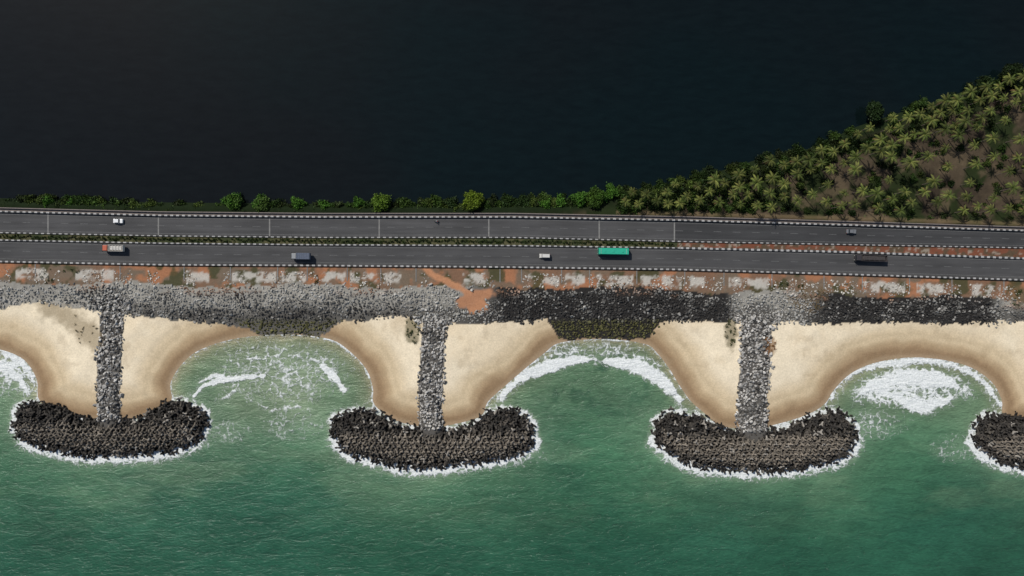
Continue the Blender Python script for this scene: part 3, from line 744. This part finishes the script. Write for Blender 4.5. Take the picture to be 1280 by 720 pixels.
def car(px,py,c,rot=0,L=3.9,name='car',van=False):
    e=emp(name,px,py,rot);mc_=flat(name+'_paint',c,0.3,.95,1.05,spec=.5);W_=1.66
    tbox('body',e,(L,W_,.62),(0,0,.62),mc_,.12,(.97,.94))
    cl_=L*(.78 if van else .52);cxx=-L*(.09 if van else .06);hh=.85 if van else .55
    tbox('greenhouse',e,(cl_,W_-.14,hh),(cxx,0,.9+hh/2),m_glass,.06,(.88 if van else .72,.84))
    tbox('roof',e,(cl_*(.86 if van else .68),(W_-.14)*.84,.06),(cxx,0,.93+hh),mc_,.02)
    for x in (-1,1):
        for s in (-1,1): tbox('pillar',e,(.09,.06,hh),(cxx+x*cl_*.40,s*(W_/2-.13),.9+hh/2),mc_,.01)
    for s in (-1,1):
        for x in (L*.31,-L*.31): wheel(e,x,s*(W_/2-.1),.31,.2)
        tbox('headlamp',e,(.08,.3,.14),(L/2-.03,s*.58,.68),m_lamp,.02);tbox('tail_lamp',e,(.06,.2,.2),(-L/2+.02,s*.65,.7),m_red,.02);tbox('mirror',e,(.12,.18,.12),(cxx+cl_*.36,s*(W_/2+.06),.95),mc_,.02)
bus(766,314.5,tuple(lin(40,156,128)))
truck(145,310.5,7.8,tuple(lin(180,96,72)),tuple(lin(205,200,190)),True,tuple(lin(190,186,178)))
truck(378,320.5,7.2,tuple(lin(140,142,142)),tuple(lin(84,92,106)),False)
truck(1086,323,12.0,tuple(lin(60,57,58)),tuple(lin(78,73,72)),True,tuple(lin(66,62,60)))
car(681,320,tuple(lin(200,198,190)),math.pi,4.2,'van',True)
car(149,276.5,tuple(lin(225,225,222)),0,3.7)
car(1063,289.5,tuple(lin(110,112,114)),0,3.7)
def skin(name,par,verts,edges,rad,mat):
    me=bpy.data.meshes.new(name);me.from_pydata(verts,edges,[]);o=bpy.data.objects.new(name,me);col.objects.link(o);o.parent=par
    o.modifiers.new('s','SKIN');sv=me.skin_vertices[0].data
    for i,r in enumerate(rad): sv[i].radius=(r,r)
    sv[0].use_root=True;o.modifiers.new('u','SUBSURF').levels=1;o.modifiers['u'].render_levels=1;me.materials.append(mat)
e=emp('motorcycle_with_rider',546,277,0)
wheel(e,.65,0,.3,.1);wheel(e,-.65,0,.3,.12)
tbox('frame',e,(1.0,.2,.3),(0,0,.5),m_dark,.05);tbox('fuel_tank',e,(.5,.28,.22),(.2,0,.8),flat('bike_red',(.3,.02,.02),.3),.07);tbox('seat',e,(.7,.26,.1),(-.35,0,.8),m_dark,.03);tbox('handlebar',e,(.05,.7,.05),(.5,0,1.0),m_dark,.01);tbox('fork',e,(.08,.14,.6),(.6,0,.65),m_dark,.01)
m_sh=flat('shirt',(.5,.5,.48),.9)
skin('rider_body',e,[(-.3,0,.9),(-.25,0,1.2),(-.2,0,1.42),(-.17,0,1.55),(-.2,.2,1.4),(.1,.3,1.2),(.45,.32,1.05),(-.2,-.2,1.4),(.1,-.3,1.2),(.45,-.32,1.05),(.15,.18,.85),(.0,.2,.4),(.15,-.18,.85),(.0,-.2,.4),(.12,.2,.36),(.12,-.2,.36)],
 [(0,1),(1,2),(2,3),(2,4),(4,5),(5,6),(2,7),(7,8),(8,9),(0,10),(10,11),(0,12),(12,13),(11,14),(13,15)],[.16,.15,.15,.06,.07,.05,.04,.07,.05,.04,.09,.05,.09,.05,.04,.04],m_sh)
bm=bmesh.new();bmesh.ops.create_uvsphere(bm,u_segments=14,v_segments=10,radius=.15);bmesh.ops.scale(bm,verts=bm.verts,vec=(1.1,.92,1.1));me=bpy.data.meshes.new('helmet');bm.to_mesh(me);bm.free();me.materials.append(m_blk);o=bpy.data.objects.new('helmet',me);col.objects.link(o);o.parent=e;o.location=(-.14,0,1.7)

# ---------------------------------------------------------------- light, world, camera
elev=math.radians(47);az=math.radians(-38)
sd=Vector((math.sin(az)*math.cos(elev),math.cos(az)*math.cos(elev),math.sin(elev)))
w=bpy.data.worlds.new('World');scene.world=w;w.use_nodes=True;nt=w.node_tree
sky=nt.nodes.new('ShaderNodeTexSky');sky.sky_type='NISHITA';sky.sun_disc=False;sky.sun_elevation=elev;sky.sun_rotation=az
bg=nt.nodes['Background'];nt.links.new(sky.outputs[0],bg.inputs[0]);bg.inputs[1].default_value=0.08
L=bpy.data.lights.new('sun','SUN');L.energy=3.7;L.angle=math.radians(0.6);L.color=(1,0.96,0.91)
o=bpy.data.objects.new('sun',L);col.objects.link(o);o.rotation_euler=sd.to_track_quat('Z','Y').to_euler()
cam=bpy.data.cameras.new('camera');cam.sensor_width=36;cam.lens=18/(200/270.0);cam.clip_end=12000;cam.clip_start=1
o=bpy.data.objects.new('camera',cam);col.objects.link(o);o.location=(0,0,H);o.rotation_euler=(0,0,0);scene.camera=o
scene.view_settings.view_transform='Standard';scene.view_settings.look='None';scene.view_settings.exposure=0
